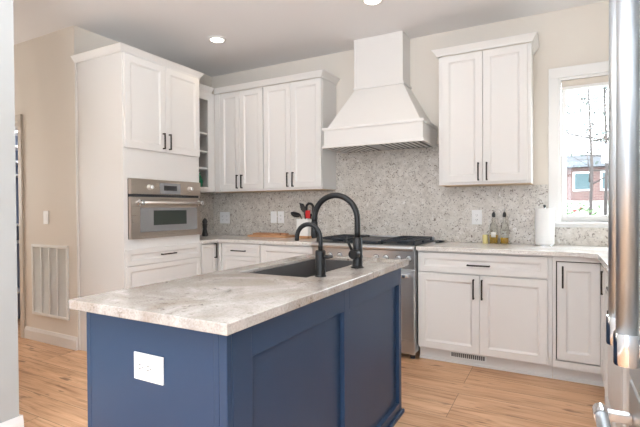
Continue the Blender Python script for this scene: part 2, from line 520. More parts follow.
b.box(SX0 + 0.038, SX1 - 0.038, 0.06, 0.10, SZ0, SZ0 + 0.05, 0.003); b.box(SX0 + 0.038, SX1 - 0.038, 0.06, 0.10, SZ1 - 0.04, SZ1, 0.003)
wpart('window_sash', b, M_trim)
wpart('pane', MB().box(SX0 + 0.036, SX1 - 0.036, 0.078, 0.084, SZ0 + 0.048, SZ1 - 0.038), M_pane)
t = thing('roller_shade', 'raised beige window shade at the head of the kitchen window', 'window shade', ((SX0 + SX1) / 2, 0.03, 2.165))
part('shade_fabric', MB().box(SX0 + 0.001, SX1 - 0.001, 0.008, 0.05, 2.19, 2.24, 0.004), M_shade, t)
part('bottom_rail', MB().box(SX0 + 0.001, SX1 - 0.001, 0.005, 0.053, 2.165, 2.19, 0.004), M_trim, t, 'white bottom rail')

# ------------------------------------------------------------------ cabinets
TOPZ = 2.533
def crown_prof(d0, z0):
    z0 = 2.484   # outward offset, height
    return [(0, z0), (0.010, z0), (0.014, z0 + 0.012), (0.040, z0 + 0.046), (0.046, z0 + 0.052), (0.046, TOPZ), (0, TOPZ)]
def crown(path, z0, out):
    """path: list of (x,y) plan points, out: outward 2D miter vector per point"""
    prof = crown_prof(0, z0); n = len(prof)
    pts, fs = [], []
    for (x, y), (ox, oy) in zip(path, out):
        for d, z in prof: pts.append((x + ox * d, y + oy * d, z))
    for i in range(len(path) - 1):
        for j in range(n):
            fs.append((i * n + j, i * n + (j + 1) % n, (i + 1) * n + (j + 1) % n, (i + 1) * n + j))
    fs.append(tuple(range(n))); fs.append(tuple((len(path) - 1) * n + j for j in range(n)))
    return MB().poly(pts, fs)
g = 0.0015
# --- tall oven cabinet on the left wall
TY0, TY1 = -1.71, -0.857
t = thing('oven_tower_cabinet', 'tall white cabinet tower holding the built-in oven on left', 'cabinet', (0.31, (TY0 + TY1) / 2, 0))
b = MB()
b.box(0.002, 0.578, TY0, TY0 + 0.02, 0, 2.484); b.box(0.002, 0.578, TY1 - 0.02, TY1 - 0.001, 0, 2.484)
b.box(0.002, 0.598, TY0 + 0.02, TY1 - 0.02, 2.455, 2.484); b.box(0.002, 0.02, TY0 + 0.02, TY1 - 0.02, 0.1, 2.455)
b.box(0.02, 0.57, TY0 + 0.02, TY1 - 0.02, 0.955, 0.974)
b.box(0.02, 0.57, TY0 + 0.02, TY1 - 0.02, 1.482, 1.50)
b.box(0.578, 0.60, TY0, -1.668, 0.10, 2.484); b.box(0.578, 0.60, -0.879, TY1 - 0.001, 0.10, 2.484)     # face frame
b.box(0.578, 0.60, -1.668, -0.879, 1.478, 2.484); b.box(0.578, 0.60, -1.668, -0.879, 0.10, 0.974)
b.box(0.02, 0.53, TY0 + 0.02, TY1 - 0.02, 0, 0.10)
part('carcass', b, M_cab, t)
part('scribe_molding', MB().box(0.0015, 0.022, TY0 - 0.010, TY0, 0, 2.484, 0.003), M_cab, t)
part('crown_molding', crown([(0.002, TY0), (0.60, TY0), (0.60, TY1 - 0.002), (0.335, TY1 - 0.002)], 2.484, [(0, -1), (1, -1), (1, 1), (0, 1)]), M_cab, t)
for (a0, a1, hy) in ((TY0 + 0.010, -1.2845, -1.317), (-1.2815, TY1 - 0.008, -1.249)):
    d = part('door', panel('E', 0.601, a0, a1, 1.722, 2.478), M_cab, t)
    part('handle', pull('E', 0.621, hy, 1.817, 0.14), M_bronze, d)
for (z0, z1) in ((0.758, 0.893), (0.445, 0.753), (0.115, 0.440)):
    d = part('drawer', panel('E', 0.601, TY0 + 0.010, TY1 - 0.008, z0, z1, stile=0.04), M_cab, t)
    part('handle', pull('E', 0.621, -1.275, 0.828 if z1 > 0.8 else (z0 + z1) / 2 - 0.05, 0.16, True), M_bronze, d)

# --- built-in oven
OY0, OY1 = -1.666, -0.881
t = thing('wall_oven', 'stainless steel built-in oven in the white cabinet tower', 'oven', (0.33, (OY0 + OY1) / 2, 0.975))
part('oven_body', MB().box(0.06, 0.602, OY0 + 0.015, OY1 - 0.015, 0.975, 1.472), M_slot, t)
part('control_panel', MB().box(0.603, 0.640, OY0, OY1, 1.348, 1.474, 0.003), M_steely, t)
part('vent_strip', MB().box(0.603, 0.620, OY0 + 0.005, OY1 - 0.005, 1.326, 1.347), M_slot, t, 'dark vent slot')
for y in (-1.487, -1.030):
    k = part('knob', MB().lathe(y, 1.407, [(0.024, 0.6405), (0.024, 0.648), (0.020, 0.650), (0.018, 0.676), (0.015, 0.680), (0, 0.680)], axis='x'), M_satin, t)
    part('grip', MB().box(0.680, 0.684, y - 0.003, y + 0.003, 1.395, 1.419, 0.001), M_chrome, k)
d = part('display', MB().box(0.6405, 0.644, -1.376, -1.141, 1.352, 1.450, 0.002), M_ovengrey, t)
part('screen', MB().box(0.6442, 0.646, -1.331, -1.184, 1.384, 1.427), M_lcd, d)
d = part('door', MB().box(0.603, 0.638, OY0, OY1, 0.977, 1.325, 0.004), M_steely, t)
part('glass_border', MB().box(0.6385, 0.641, -1.580, -0.930, 1.030, 1.236, 0.001), M_ovengrey, d)
part('window', MB().box(0.6415, 0.643, -1.444, -1.068, 1.085, 1.211), M_glassdark, d)
hd = part('handle', MB().tube([(0.685, -1.600, 1.277), (0.685, -0.905, 1.277)], 0.0115, 14), M_satin, d)
for y in (-1.59, -0.915):
    part('handle_bracket', MB().lathe(y, 1.277, [(0.026, 0.6385), (0.026, 0.646), (0.015, 0.650), (0.015, 0.672), (0.021, 0.676), (0.021, 0.694), (0, 0.698)], axis='x', seg=18), M_chrome, hd)

# --- open shelf cabinet between tower and corner (on the left wall)
t = thing('open_shelf_cabinet', 'narrow white open-shelf wall cabinet between oven tower and corner', 'cabinet', (0.165, -0.6, 1.405))
UZ0 = 1.405
SY0, SY1 = TY1 + 0.001, -0.3315
b = MB()
b.box(0.002, 0.31, SY0, SY0 + 0.018, UZ0, 2.484); b.box(0.002, 0.31, SY1 - 0.018, SY1, UZ0, 2.484)
b.box(0.002, 0.31, SY0 + 0.018, SY1 - 0.018, UZ0, UZ0 + 0.018); b.box(0.002, 0.31, SY0 + 0.018, SY1 - 0.018, 2.457, 2.484)
b.box(0.002, 0.014, SY0 + 0.018, SY1 - 0.018, UZ0 + 0.018, 2.457)
b.box(0.31, 0.33, SY0, SY0 + 0.05, UZ0, 2.484); b.box(0.31, 0.33, -0.432, SY1, UZ0, 2.484)
b.box(0.31, 0.33, SY0 + 0.05, -0.432, UZ0, 1.455); b.box(0.31, 0.33, SY0 + 0.05, -0.432, 2.40, 2.484)
part('carcass', b, M_cab, t)
for z in (2.045, 1.850, 1.668):
    part('shelf', MB().box(0.014, 0.312, SY0 + 0.018, SY1 - 0.018, z - 0.018, z), M_cab, t)
part('crown_molding', crown([(0.33, SY0 + 0.05), (0.33, -0.380)], 2.484, [(1, 0), (1, 0)]), M_cab, t)
solo('vase', MB().lathe(0.235, -0.487, [(0, 1.4235), (0.028, 1.4235), (0.046, 1.47), (0.050, 1.52), (0.036, 1.57), (0.022, 1.595), (0.028, 1.615), (0.022, 1.613), (0.016, 1.59), (0, 1.58)], 24),
     M_green, 'small green glazed vase on bottom of the open shelf cabinet', 'vase')

# --- upper cabinets left of the hood
def upper(name_label, x0, x1, doors, frame_l, crown_path, crown_out, stile=0.055, zb=UZ0, handles=None):
    t = thing('upper_cabinet', name_label, 'cabinet', ((x0 + x1) / 2, -0.16, zb), 'white two-door upper cabinets')
    b = MB()
    b.box(x0, x1, -0.308, -0.001, zb + 0.004, 2.484)
    if x0 < 0.4: b.box(x0, 0.402, -0.330, -0.308, zb + 0.004, 2.484)
    part('carcass', b, M_cab, t)
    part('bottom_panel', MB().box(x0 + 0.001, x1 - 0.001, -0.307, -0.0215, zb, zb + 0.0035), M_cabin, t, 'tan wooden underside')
    part('crown_molding', crown(crown_path, 2.484, crown_out), M_cab, t)
    for (a0, a1, hx) in doors:
        d = part('door', panel('S', -0.309, a0, a1, zb + 0.022, 2.478, stile=stile), M_cab, t)
        part('handle', pull('S', -0.329, hx, zb + 0.105, 0.145), M_bronze, d)
    return t
upper('white upper cabinet in the corner beside the open shelves', 0.332, 0.983,
      ((0.404, 0.6775, 0.648), (0.6805, 0.979, 0.709)), 0, [(0.33, -0.332), (0.9825, -0.332)], [(1, -1), (0, -1)])
upper('white upper cabinet directly left of the range hood', 0.985, 1.671,
      ((0.990, 1.3175, 1.288), (1.3205, 1.667, 1.350)), 0, [(0.985, -0.332), (1.671, -0.332), (1.671, -0.002)], [(0, -1), (1, -1), (1, 0)])
t = upper('white upper cabinet between the range hood and window', 2.787, 3.492,
      ((2.818, 3.1385, 3.108), (3.1415, 3.466, 3.172)), 0, [(2.787, -0.002), (2.787, -0.332), (3.492, -0.332), (3.492, -0.002)], [(-1, 0), (-1, -1), (1, -1), (1, 0)])

# --- base cabinets
BZ = 0.882
def carcass_S(x0, x1, toe=True):
    b = MB(); b.box(x0, x1, -0.59, -0.022, 0.105, BZ - 0.001); return b
# left return under the counter between tower and corner (corner cabinet with folding doors)
t = thing('corner_base_cabinet', 'white corner base cabinet beside the oven tower', 'cabinet', (0.3, -0.45, 0))
b = MB(); b.box(0.002, 0.598, TY1 + 0.001, -0.022, 0.105, BZ - 0.001); b.box(0.598, 0.655, -0.59, -0.022, 0.105, BZ - 0.001)
part('carcass', b, M_cab, t)
d = part('door', panel('E', 0.599, TY1 + 0.006, -0.640, 0.115, 0.872, stile=0.03), M_cab, t)
part('handle', pull('E', 0.619, -0.668, 0.80, 0.15), M_bronze, d)
d = part('door', panel('S', -0.591, 0.6195, 0.653, 0.115, 0.872, stile=0.008), M_cab, t)
part('toe_kick', MB().box(0.002, 0.53, TY1 + 0.001, -0.022, 0, 0.104).box(0.53, 0.655, -0.53, -0.022, 0, 0.104), M_cab, t)
# drawer base
t = thing('drawer_base_cabinet', 'white base cabinet with stacked drawers under cutting boards', 'cabinet', (0.9, -0.3, 0))
part('carcass', carcass_S(0.657, 1.140), M_cab, t)
part('toe_kick', MB().box(0.657, 1.140, -0.53, -0.022, 0, 0.104), M_cab, t)
for z0, z1 in ((0.752, 0.876), (0.440, 0.747), (0.115, 0.435)):
    d = part('drawer', panel('S', -0.591, 0.668, 1.134, z0, z1, stile=0.035), M_cab, t)
    part('handle', pull('S', -0.611, 0.885, (z0 + z1) / 2 - (0.01 if z1 > 0.8 else 0.03), 0.17, True), M_bronze, d)
t = thing('base_cabinet', 'white base cabinet left of the range, half hidden by island', 'cabinet', (1.44, -0.3, 0))
part('carcass', carcass_S(1.142, 1.745), M_cab, t)
part('toe_kick', MB().box(1.142, 1.745, -0.53, -0.022, 0, 0.104), M_cab, t)
for i, (z0, z1) in enumerate(((0.56, 0.868), (0.115, 0.552))):
    d = part('drawer', panel('S', -0.591, 1.152, 1.739, z0, z1, stile=0.05), M_cab, t)
    part('handle', pull('S', -0.611, 1.445, z0 + 0.08, 0.17, True), M_bronze, d)
# base right of the range
t = thing('base_cabinet', 'wide white base cabinet with one drawer over two doors', 'cabinet', (3.15, -0.3, 0))
part('carcass', carcass_S(2.684, 3.640), M_cab, t)
part('toe_kick', MB().box(2.684, 3.640, -0.535, -0.022, 0, 0.104).box(2.684, 3.640, -0.545, -0.5352, 0, 0.018), M_cab, t)
d = part('drawer', panel('S', -0.591, 2.692, 3.611, 0.717, 0.868, stile=0.045), M_cab, t)
part('handle', pull('S', -0.611, 3.150, 0.785, 0.165, True), M_bronze, d)
for a0, a1, hx in ((2.692, 3.1565, 3.115), (3.1595, 3.611, 3.175)):
    d = part('door', panel('S', -0.591, a0, a1, 0.112, 0.708), M_cab, t)
    part('handle', pull('S', -0.611, hx, 0.606, 0.15), M_bronze, d)
b = MB(); b.box(2.925, 3.195, -0.5465, -0.5362, 0.046, 0.090, 0.002)
t = thing('toe_kick_vent', 'black-slotted white register in toe kick of wide base cabinet', 'vent', (3.06, -0.54, 0.046))
part('frame', b, M_vent, t)
b = MB()
for i in range(17):
    x = 2.937 + i * 0.0148; b.box(x, x + 0.009, -0.5474, -0.5466, 0.052, 0.084)
part('slots', b, M_slot, t, 'dark slots')
# corner (inset folding doors) and right run
RX = 3.925
t = thing('folding_door_corner_cabinet', 'white inside-corner base cabinet with dark-outlined inset door', 'cabinet', (4.1, -0.4, 0))
b = MB(); b.box(3.642, 4.538, -0.570, -0.022, 0.105, BZ - 0.001); b.box(3.945, 4.538, -0.9, -0.570, 0.105, BZ - 0.001)
b.box(3.642, 3.660, -0.61, -0.571, 0.105, BZ - 0.001); b.box(3.660, RX, -0.61, -0.571, 0.105, 0.152); b.box(3.660, RX, -0.61, -0.571, 0.846, BZ - 0.001)
b.box(RX, 3.944, -0.9, -0.571, 0.105, 0.152); b.box(RX, 3.944, -0.9, -0.571, 0.846, BZ - 0.001)
b.box(RX, 3.944, -0.9, -0.885, 0.152, 0.846)
part('carcass', b, M_cab, t)
part('reveal', MB().box(3.661, 3.942, -0.5745, -0.571, 0.153, 0.845).box(3.9412, 3.9442, -0.884, -0.575, 0.153, 0.845), M_gap, t, 'dark board as shadow in the gap around the doors')
d = part('door', panel('S', -0.590, 3.668, 3.9225, 0.160, 0.838), M_cab, t)
part('handle', pull('S', -0.610, 3.702, 0.738, 0.15), M_bronze, d)
d = part('door', panel('W', 3.9405, -0.876, -0.615, 0.160, 0.838, t=0.018), M_cab, t)
part('handle', pull('W', 3.9225, -0.790, 0.740, 0.15, r=0.005, off=0.013), M_bronze, d)
part('toe_kick', MB().box(3.642, 4.0, -0.535, -0.022, 0, 0.104).box(4.0, 4.538, -0.9, -0.022, 0, 0.104).box(3.642, 3.99, -0.545, -0.5352, 0, 0.018), M_cab, t)
t = thing('base_cabinet', 'white base cabinet on right wall run next to the fridge', 'cabinet', (4.2, -1.7, 0))
b = MB(); b.box(3.945, 4.538, -2.52, -0.902, 0.0, BZ - 0.001)
part('carcass', b, M_cab, t)
for a0, a1, hd in ((-1.70, -0.905, True), (-2.515, -1.704, False)):
    d = part('drawer', panel('W', 3.944, a0, a1, 0.717, 0.868, stile=0.04), M_cab, t)
    if hd: part('handle', pull('W', 3.924, -1.44, 0.803, 0.15, True), M_bronze, d)
    d = part('door', panel('W', 3.944, a0, a1, 0.03, 0.708), M_cab, t)
    if hd: part('handle', pull('W', 3.924, -1.42, 0.62, 0.15), M_bronze, d)

# --- countertops
CT0, CT1 = BZ, 0.914
b = MB().prism([(0.002, TY1 + 0.001), (0.640, TY1 + 0.001), (0.640, -0.639), (1.748, -0.639), (1.748, -0.0215), (0.002, -0.0215)], 'z', CT0, CT1, 0.003)
solo('countertop', b, M_quartz2, 'pale stone countertop left of the range, wrapping the corner', 'countertop')
b = MB().prism([(2.682, -0.639), (3.80, -0.639), (3.900, -0.70), (3.912, -2.52), (4.538, -2.52), (4.538, -0.0215), (2.682, -0.0215)], 'z', CT0, CT1, 0.003)
solo('countertop', b, M_quartz2, 'pale stone countertop right of the range running under window', 'countertop')
# --- backsplash
b = MB()
b.box(0.0215, 3.604, -0.02, -0.0005, CT1 + 0.0005, UZ0 - 0.001)
b.box(1.672, 2.786, -0.02, -0.0005, UZ0 - 0.001, 1.80)
b.box(3.604, 4.538, -0.02, -0.0005, CT1 + 0.0005, 1.055)
solo('backsplash', b, M_stone, 'speckled grey stone backsplash along the range wall', 'backsplash')
b = MB().box(0.0005, 0.02, TY1 + 0.001, -0.0005, CT1 + 0.0005, UZ0 - 0.001)
solo('backsplash', b, M_stone, 'speckled grey stone backsplash on short wall beside oven tower', 'backsplash')

# --- range hood
HX0, HX1, HYF, HZ0, HZ1 = 1.767, 2.704, -0.489, 1.772, 1.957
t = thing('range_hood', 'white tapered wooden range hood above the stove', 'range hood', (2.235, -0.25, HZ0))
b = MB()
b.box(HX0 + 0.008, HX1 - 0.008, HYF + 0.008, HYF + 0.03, HZ0, HZ1); b.box(HX0 + 0.008, HX0 + 0.03, HYF + 0.03, -0.0215, HZ0, HZ1); b.box(HX1 - 0.03, HX1 - 0.008, HYF + 0.03, -0.0215, HZ0, HZ1)
b.box(HX0 + 0.03, HX1 - 0.03, HYF + 0.03, -0.0215, HZ0 + 0.06, HZ1)
part('apron', b, M_cab, t)
def lip(z0, z1, e):
    return MB().box(HX0 - e, HX1 + e, HYF - e, HYF + 0.007, z0, z1, 0.004).box(HX0 - e, HX0 + 0.007, HYF + 0.007, -0.0215, z0, z1, 0.003).box(HX1 - 0.007, HX1 + e, HYF + 0.007, -0.0215, z0, z1, 0.003)
b = lip(HZ0 - 0.002, HZ0 + 0.022, 0.004)
part('lower_molding', b, M_cab, t)
part('upper_molding', lip(HZ1 - 0.026, HZ1, 0.004), M_cab, t)
CX0, CX1, CYF, CZ = 1.984, 2.448, -0.227, 2.344
b = MB()
lo = [(HX0 + 0.035, HYF + 0.03), (HX1 - 0.035, HYF + 0.03), (HX1 - 0.035, -0.001), (HX0 + 0.035, -0.001)]
hi = [(CX0, CYF), (CX1, CYF), (CX1, -0.001), (CX0, -0.001)]
b.poly([(x, y, HZ1) for x, y in lo] + [(x, y, CZ) for x, y in hi], [(0, 1, 2, 3), (4, 5, 6, 7)] + [(i, (i + 1) % 4, 4 + (i + 1) % 4, 4 + i) for i in range(4)])
part('canopy', b, M_cab, t)
part('chimney', MB().box(CX0, CX1, CYF, -0.001, CZ, CEIL - 0.001), M_cab, t)
b = MB().box(CX0 - 0.016, CX1 + 0.016, CYF - 0.016, -0.001, CZ - 0.008, CZ + 0.014, 0.004)
b.box(CX0 - 0.012, CX0, CYF - 0.006, CYF + 0.02, CZ + 0.012, CEIL - 0.002, 0.002)
part('chimney_molding', b, M_cab, t)
fl = part('filter_frame', MB().box(HX0 + 0.0305, HX1 - 0.0305, HYF + 0.0305, -0.024, HZ0 + 0.006, HZ0 + 0.055), M_slot, t, 'dark recessed filter tray')
fl.data.materials[0] = M_blkplastic
for x0, x1 in ((1.82, 2.17), (2.32, 2.66)):
    b = MB()
    nb = 7
    for i in range(nb):
        x = x0 + (x1 - x0) * i / nb
        b.box(x, x + 0.024, HYF + 0.06, -0.06, HZ0 + 0.0030, HZ0 + 0.0058, 0.001)
    part('baffle_filter', b, M_grate, fl)
part('control_bar', MB().box(2.185, 2.295, HYF + 0.06, -0.06, HZ0 + 0.0010, HZ0 + 0.0058, 0.002), M_steelx, fl)

# --- range
GX0, GX1 = 1.752, 2.676
t = thing('range', 'wide stainless steel gas range with black grates', 'stove', (2.214, -0.34, 0))
part('body', MB().box(GX0, GX1, -0.63, -0.022, 0.06, 0.915), M_steelx, t)
for x in (GX0 + 0.04, GX1 - 0.04):
    for y in (-0.58, -0.08): part('foot', MB().lathe(x, y, [(0, 0), (0.02, 0), (0.02, 0.06), (0, 0.06)], 14), M_slot, t)
b = MB().prism([(-0.632, 0.734), (-0.655, 0.734), (-0.668, 0.874), (-0.632, 0.874)], 'x', GX0, GX1)
part('control_panel', b, M_steelx, t)
b = MB(); prof = [(-0.632, 0.875), (-0.66, 0.875)]
for i in range(9):
    a = -math.pi / 2 - math.pi * i / 8
    prof.append((-0.672 + 0.0225 * math.cos(a), 0.8975 + 0.0225 * math.sin(a)))
prof += [(-0.632, 0.92)]
b.prism(prof, 'x', GX0, GX1)
part('bullnose', b, M_steelx, t)
for x in (1.83, 1.925, 2.02, 2.21, 2.355, 2.44, 2.545, 2.63):
    k = part('knob', MB().lathe(x, 0.815, [(0.022, -0.662), (0.022, -0.670), (0.018, -0.672), (0.016, -0.692), (0.013, -0.697), (0, -0.697)], axis='y'), M_steelx, t)
    part('bezel', MB().lathe(x, 0.815, [(0.026, -0.660), (0.026, -0.6665), (0.0225, -0.667), (0.0225, -0.660), (0.026, -0.660)], axis='y'), M_slot, k)
d = part('oven_door', MB().box(GX0 + 0.003, GX1 - 0.003, -0.662, -0.632, 0.165, 0.728, 0.004), M_steelx, t)
part('window', MB().box(1.95, 2.48, -0.6645, -0.6625, 0.30, 0.58), M_glassdark, d)
h = part('handle', MB().tube([(GX0 + 0.04, -0.715, 0.682), (GX1 - 0.035, -0.715, 0.682)], 0.014, 14), M_chrome, d)
for x in (GX0 + 0.07, GX1 - 0.07):
    part('handle_bracket', MB().box(x - 0.018, x + 0.018, -0.730, -0.662, 0.667, 0.697, 0.004), M_chrome, h)
part('kick_panel', MB().box(GX0 + 0.003, GX1 - 0.003, -0.645, -0.6315, 0.045, 0.158, 0.003), M_steelx, t)
part('cooktop', MB().box(GX0 + 0.004, GX1 - 0.004, -0.628, -0.024, 0.9155, 0.922, 0.002), M_iron, t, 'black cooktop surface')
part('back_trim', MB().box(GX0, GX1, -0.042, -0.023, 0.9225, 0.955, 0.003), M_steelx, t)
for x0, x1 in ((GX0 + 0.012, 2.055), (2.375, GX1 - 0.012)):
    b = MB()
    y0, y1, z0, z1 = -0.610, -0.055, 0.942, 0.958
    b.box(x0, x1, y0, y0 + 0.016, z0, z1, 0.003, 1); b.box(x0, x1, y1 - 0.016, y1, z0, z1, 0.003, 1)
    b.box(x0, x0 + 0.016, y0, y1, z0, z1, 0.003, 1); b.box(x1 - 0.016, x1, y0, y1, z0, z1, 0.003, 1)
    xm, ym = (x0 + x1) / 2, (y0 + y1) / 2
    b.box(x0, x1, ym - 0.008, ym + 0.008, z0, z1, 0.003, 1)
    b.box(xm - 0.006, xm + 0.006, y0, y1, z0, z1, 0.003, 1)
    for yc in ((y0 + ym) / 2, (y1 + ym) / 2):
        b.box(x0, xm - 0.03, yc - 0.006, yc + 0.006, z0, z1, 0.003, 1); b.box(xm + 0.03, x1, yc - 0.006, yc + 0.006, z0, z1, 0.003, 1)
    for xx in (x0 + 0.008, x1 - 0.008):
        for yy in (y0 + 0.008, ym, y1 - 0.008): b.box(xx - 0.007, xx + 0.007, yy - 0.007, yy + 0.007, 0.9225, z0)
    part('grate', b, M_iron, t)
    for yc in ((y0 + ym) / 2, (y1 + ym) / 2):
        part('burner', MB().lathe(xm, yc, [(0, 0.9225), (0.05, 0.9225), (0.05, 0.932), (0.034, 0.934), (0.034, 0.940), (0, 0.941)], 20), M_iron, t)
part('griddle', MB().box(2.075, 2.355, -0.60, -0.06, 0.9225, 0.943, 0.006), M_iron, t)

# ------------------------------------------------------------------ island
IX0, IX1, IY0, IY1 = 2.191, 2.892, -3.154, -1.520
BX0, BX1, BY0, BY1 = 2.218, 2.853, -3.106, -1.545
t = thing('kitchen_island', 'blue painted kitchen island cabinet with framed side panels', 'island', ((BX0 + BX1) / 2, (BY0 + BY1) / 2, 0))
b = MB()
b.box(BX0, BX0 + 0.02, BY0, BY1, 0, 0.880); b.box(BX0 + 0.02, BX1 - 0.0225, BY1 - 0.02, BY1, 0, 0.880)
b.box(BX1 - 0.0425, BX1 - 0.0225, BY0 + 0.02, BY1, 0, 0.880)
b.box(BX0 + 0.02, BX1 - 0.0425, BY0 + 0.02, BY1 - 0.02, 0.05, 0.07)
part('carcass', b, M_blue, t)
part('end_panel', MB().box(BX0 + 0.02, 2.800, BY0 + 0.001, BY0 + 0.02, 0, 0.880), M_blue, t)
b = MB()
b.box(2.802, 2.822, BY0 - 0.002, BY0 + 0.02, 0, 0.880, 0.002); b.box(2.8235, BX1, BY0 - 0.004, BY0 + 0.02, 0, 0.880, 0.003)
part('corner_post', b, M_blue, t)
b = MB()
fx0, fx1 = BX1 - 0.022, BX1
b.box(fx0, fx1, BY0 + 0.021, -2.993, 0, 0.880, 0.002); b.box(fx0, fx1, -2.337, -2.280, 0, 0.880, 0.002); b.box(fx0, fx1, -1.585, BY1, 0, 0.880, 0.002)
b.box(fx0, fx1, -2.993, -2.337, 0.772, 0.880, 0.0015); b.box(fx0, fx1, -2.280, -1.585, 0.772, 0.880, 0.0015)
b.box(fx0, fx1, -2.993, -2.337, 0, 0.070, 0.0015); b.box(fx0, fx1, -2.280, -1.585, 0, 0.070, 0.0015)
part('side_frame', b, M_blue, t)
part('shoe_molding', MB().box(BX1 + 0.0005, BX1 + 0.016, BY0, BY1 + 0.012, 0, 0.024, 0.005).box(BX0, BX1, BY1, BY1 + 0.012, 0, 0.024, 0.004), M_blue, t)
# worktop with the sink cut-out
SKX0, SKX1, SKY0, SKY1 = 2.300, 2.685, -2.375, -1.590
b = MB()
xs, ys = [IX0, SKX0, SKX1, IX1], [IY0, SKY0, SKY1, IY1]
tb = bmesh.new()
gt = [[tb.verts.new((x, y, CT1)) for y in ys] for x in xs]; gb = [[tb.verts.new((x, y, 0.896 if 0 < i < 3 and 0 < j < 3 else BZ - 0.001)) for j, y in enumerate(ys)] for i, x in enumerate(xs)]
for i in range(3):
    for j in range(3):
        if i == 1 and j == 1: continue
        tb.faces.new((gt[i][j], gt[i + 1][j], gt[i + 1][j + 1], gt[i][j + 1])); tb.faces.new((gb[i][j], gb[i][j + 1], gb[i + 1][j + 1], gb[i + 1][j]))
def wallq(a, c): tb.faces.new((gt[a[0]][a[1]], gt[c[0]][c[1]], gb[c[0]][c[1]], gb[a[0]][a[1]]))
for i in range(3):
    wallq((i, 0), (i + 1, 0)); wallq((i, 3), (i + 1, 3)); wallq((0, i), (0, i + 1)); wallq((3, i), (3, i + 1))
wallq((1, 1), (2, 1)); wallq((1, 2), (2, 2)); wallq((1, 1), (1, 2)); wallq((2, 1), (2, 2))
bmesh.ops.recalc_face_normals(tb, faces=tb.faces)
sharp = [e for e in tb.edges if len(e.link_faces) == 2 and e.calc_face_angle(0) > 0.5]
bmesh.ops.bevel(tb, geom=sharp, offset=0.003, segments=2, affect='EDGES', profile=0.5)
b._merge(tb)
solo('island_countertop', b, M_quartz, 'polished cream stone slab with sink cut-out on blue island', 'countertop')
# sink
t = thing('undermount_sink', 'dark granite sink set into the island countertop', 'sink', ((SKX0 + SKX1) / 2, (SKY0 + SKY1) / 2, 0.67))
b = MB()
w = 0.0; zt = 0.8945; zb = 0.67; e = 0.006
b.box(SKX0 - w, SKX0 + e, SKY0 - w, SKY1 + w, zb, zt); b.box(SKX1 - e, SKX1 + w, SKY0 - w, SKY1 + w, zb, zt)
b.box(SKX0 + e, SKX1 - e, SKY0 - w, SKY0 + e, zb, zt); b.box(SKX0 + e, SKX1 - e, SKY1 - e, SKY1 + w, zb, zt)
b.box(SKX0 + e, SKX1 - e, SKY0 + e, SKY1 - e, zb, zb + 0.012)
part('basin', b, M_sink, t)
part('drain', MB().lathe(2.49, -1.98, [(0, zb + 0.0122), (0.045, zb + 0.0122), (0.045, zb + 0.015), (0.03, zb + 0.014), (0, zb + 0.014)], 20), M_chrome, t)
# main faucet
def arc(cx, y, cz, r, a0, a1, n=20):
    return [(cx + r * math.cos(a0 + (a1 - a0) * i / n), y, cz + r * math.sin(a0 + (a1 - a0) * i / n)) for i in range(n + 1)]
fx, fy = 2.760, -1.976
t = thing('kitchen_faucet', 'tall black gooseneck faucet at the far end of sink', 'faucet', (fx, fy, CT1 + 0.0005))
z0 = CT1 + 0.0005
part('base', MB().lathe(fx, fy, [(0, z0), (0.034, z0), (0.034, z0 + 0.005), (0.026, z0 + 0.009), (0.025, z0 + 0.150), (0.021, z0 + 0.156), (0, z0 + 0.157)]), M_black, t)
pts = [(fx, fy, z0 + 0.157), (fx, fy, 1.10)] + arc(fx - 0.127, fy, 1.163, 0.127, 0, math.pi) + [(fx - 0.254, fy, 1.150)]
part('neck', MB().tube(pts, 0.0155, 16), M_black, t)
part('spray_head', MB().lathe(fx - 0.254, fy, [(0, 1.060), (0.016, 1.060), (0.0195, 1.075), (0.018, 1.150), (0, 1.151)], 18), M_black, t)
h = part('handle_hub', MB().lathe(fx, 0.987, [(0.0245, fy - 0.020), (0.0245, fy - 0.060), (0.022, fy - 0.064), (0, fy - 0.064)], 20, axis='y'), M_black, t)
part('lever', MB().tube([(fx - 0.010, fy - 0.048, 1.005), (fx - 0.026, fy - 0.052, 1.042), (fx - 0.042, fy - 0.056, 1.076)], [0.007, 0.0065, 0.006], 10), M_black, h)
# filtered water faucet
gx, gy = 2.727, -2.318
t = thing('water_tap', 'small black gooseneck tap at the near end of sink', 'faucet', (gx, gy, z0))
part('base', MB().lathe(gx, gy, [(0, z0), (0.027, z0), (0.027, z0 + 0.005), (0.0235, z0 + 0.008), (0.0235, 1.028), (0.020, 1.032), (0, 1.033)], 24), M_black, t)
pts = [(gx, gy, 1.031), (gx, gy, 1.060)] + arc(gx - 0.062, gy, 1.087, 0.062, 0, math.pi * 0.98) + [(gx - 0.125, gy, 1.072)]
part('neck', MB().tube(pts, 0.0105, 14), M_black, t)
part('lever', MB().tube([(gx + 0.022, gy, 1.004), (gx + 0.040, gy, 1.004), (gx + 0.060, gy, 1.006)], [0.010, 0.008, 0.006], 10), M_black, t)

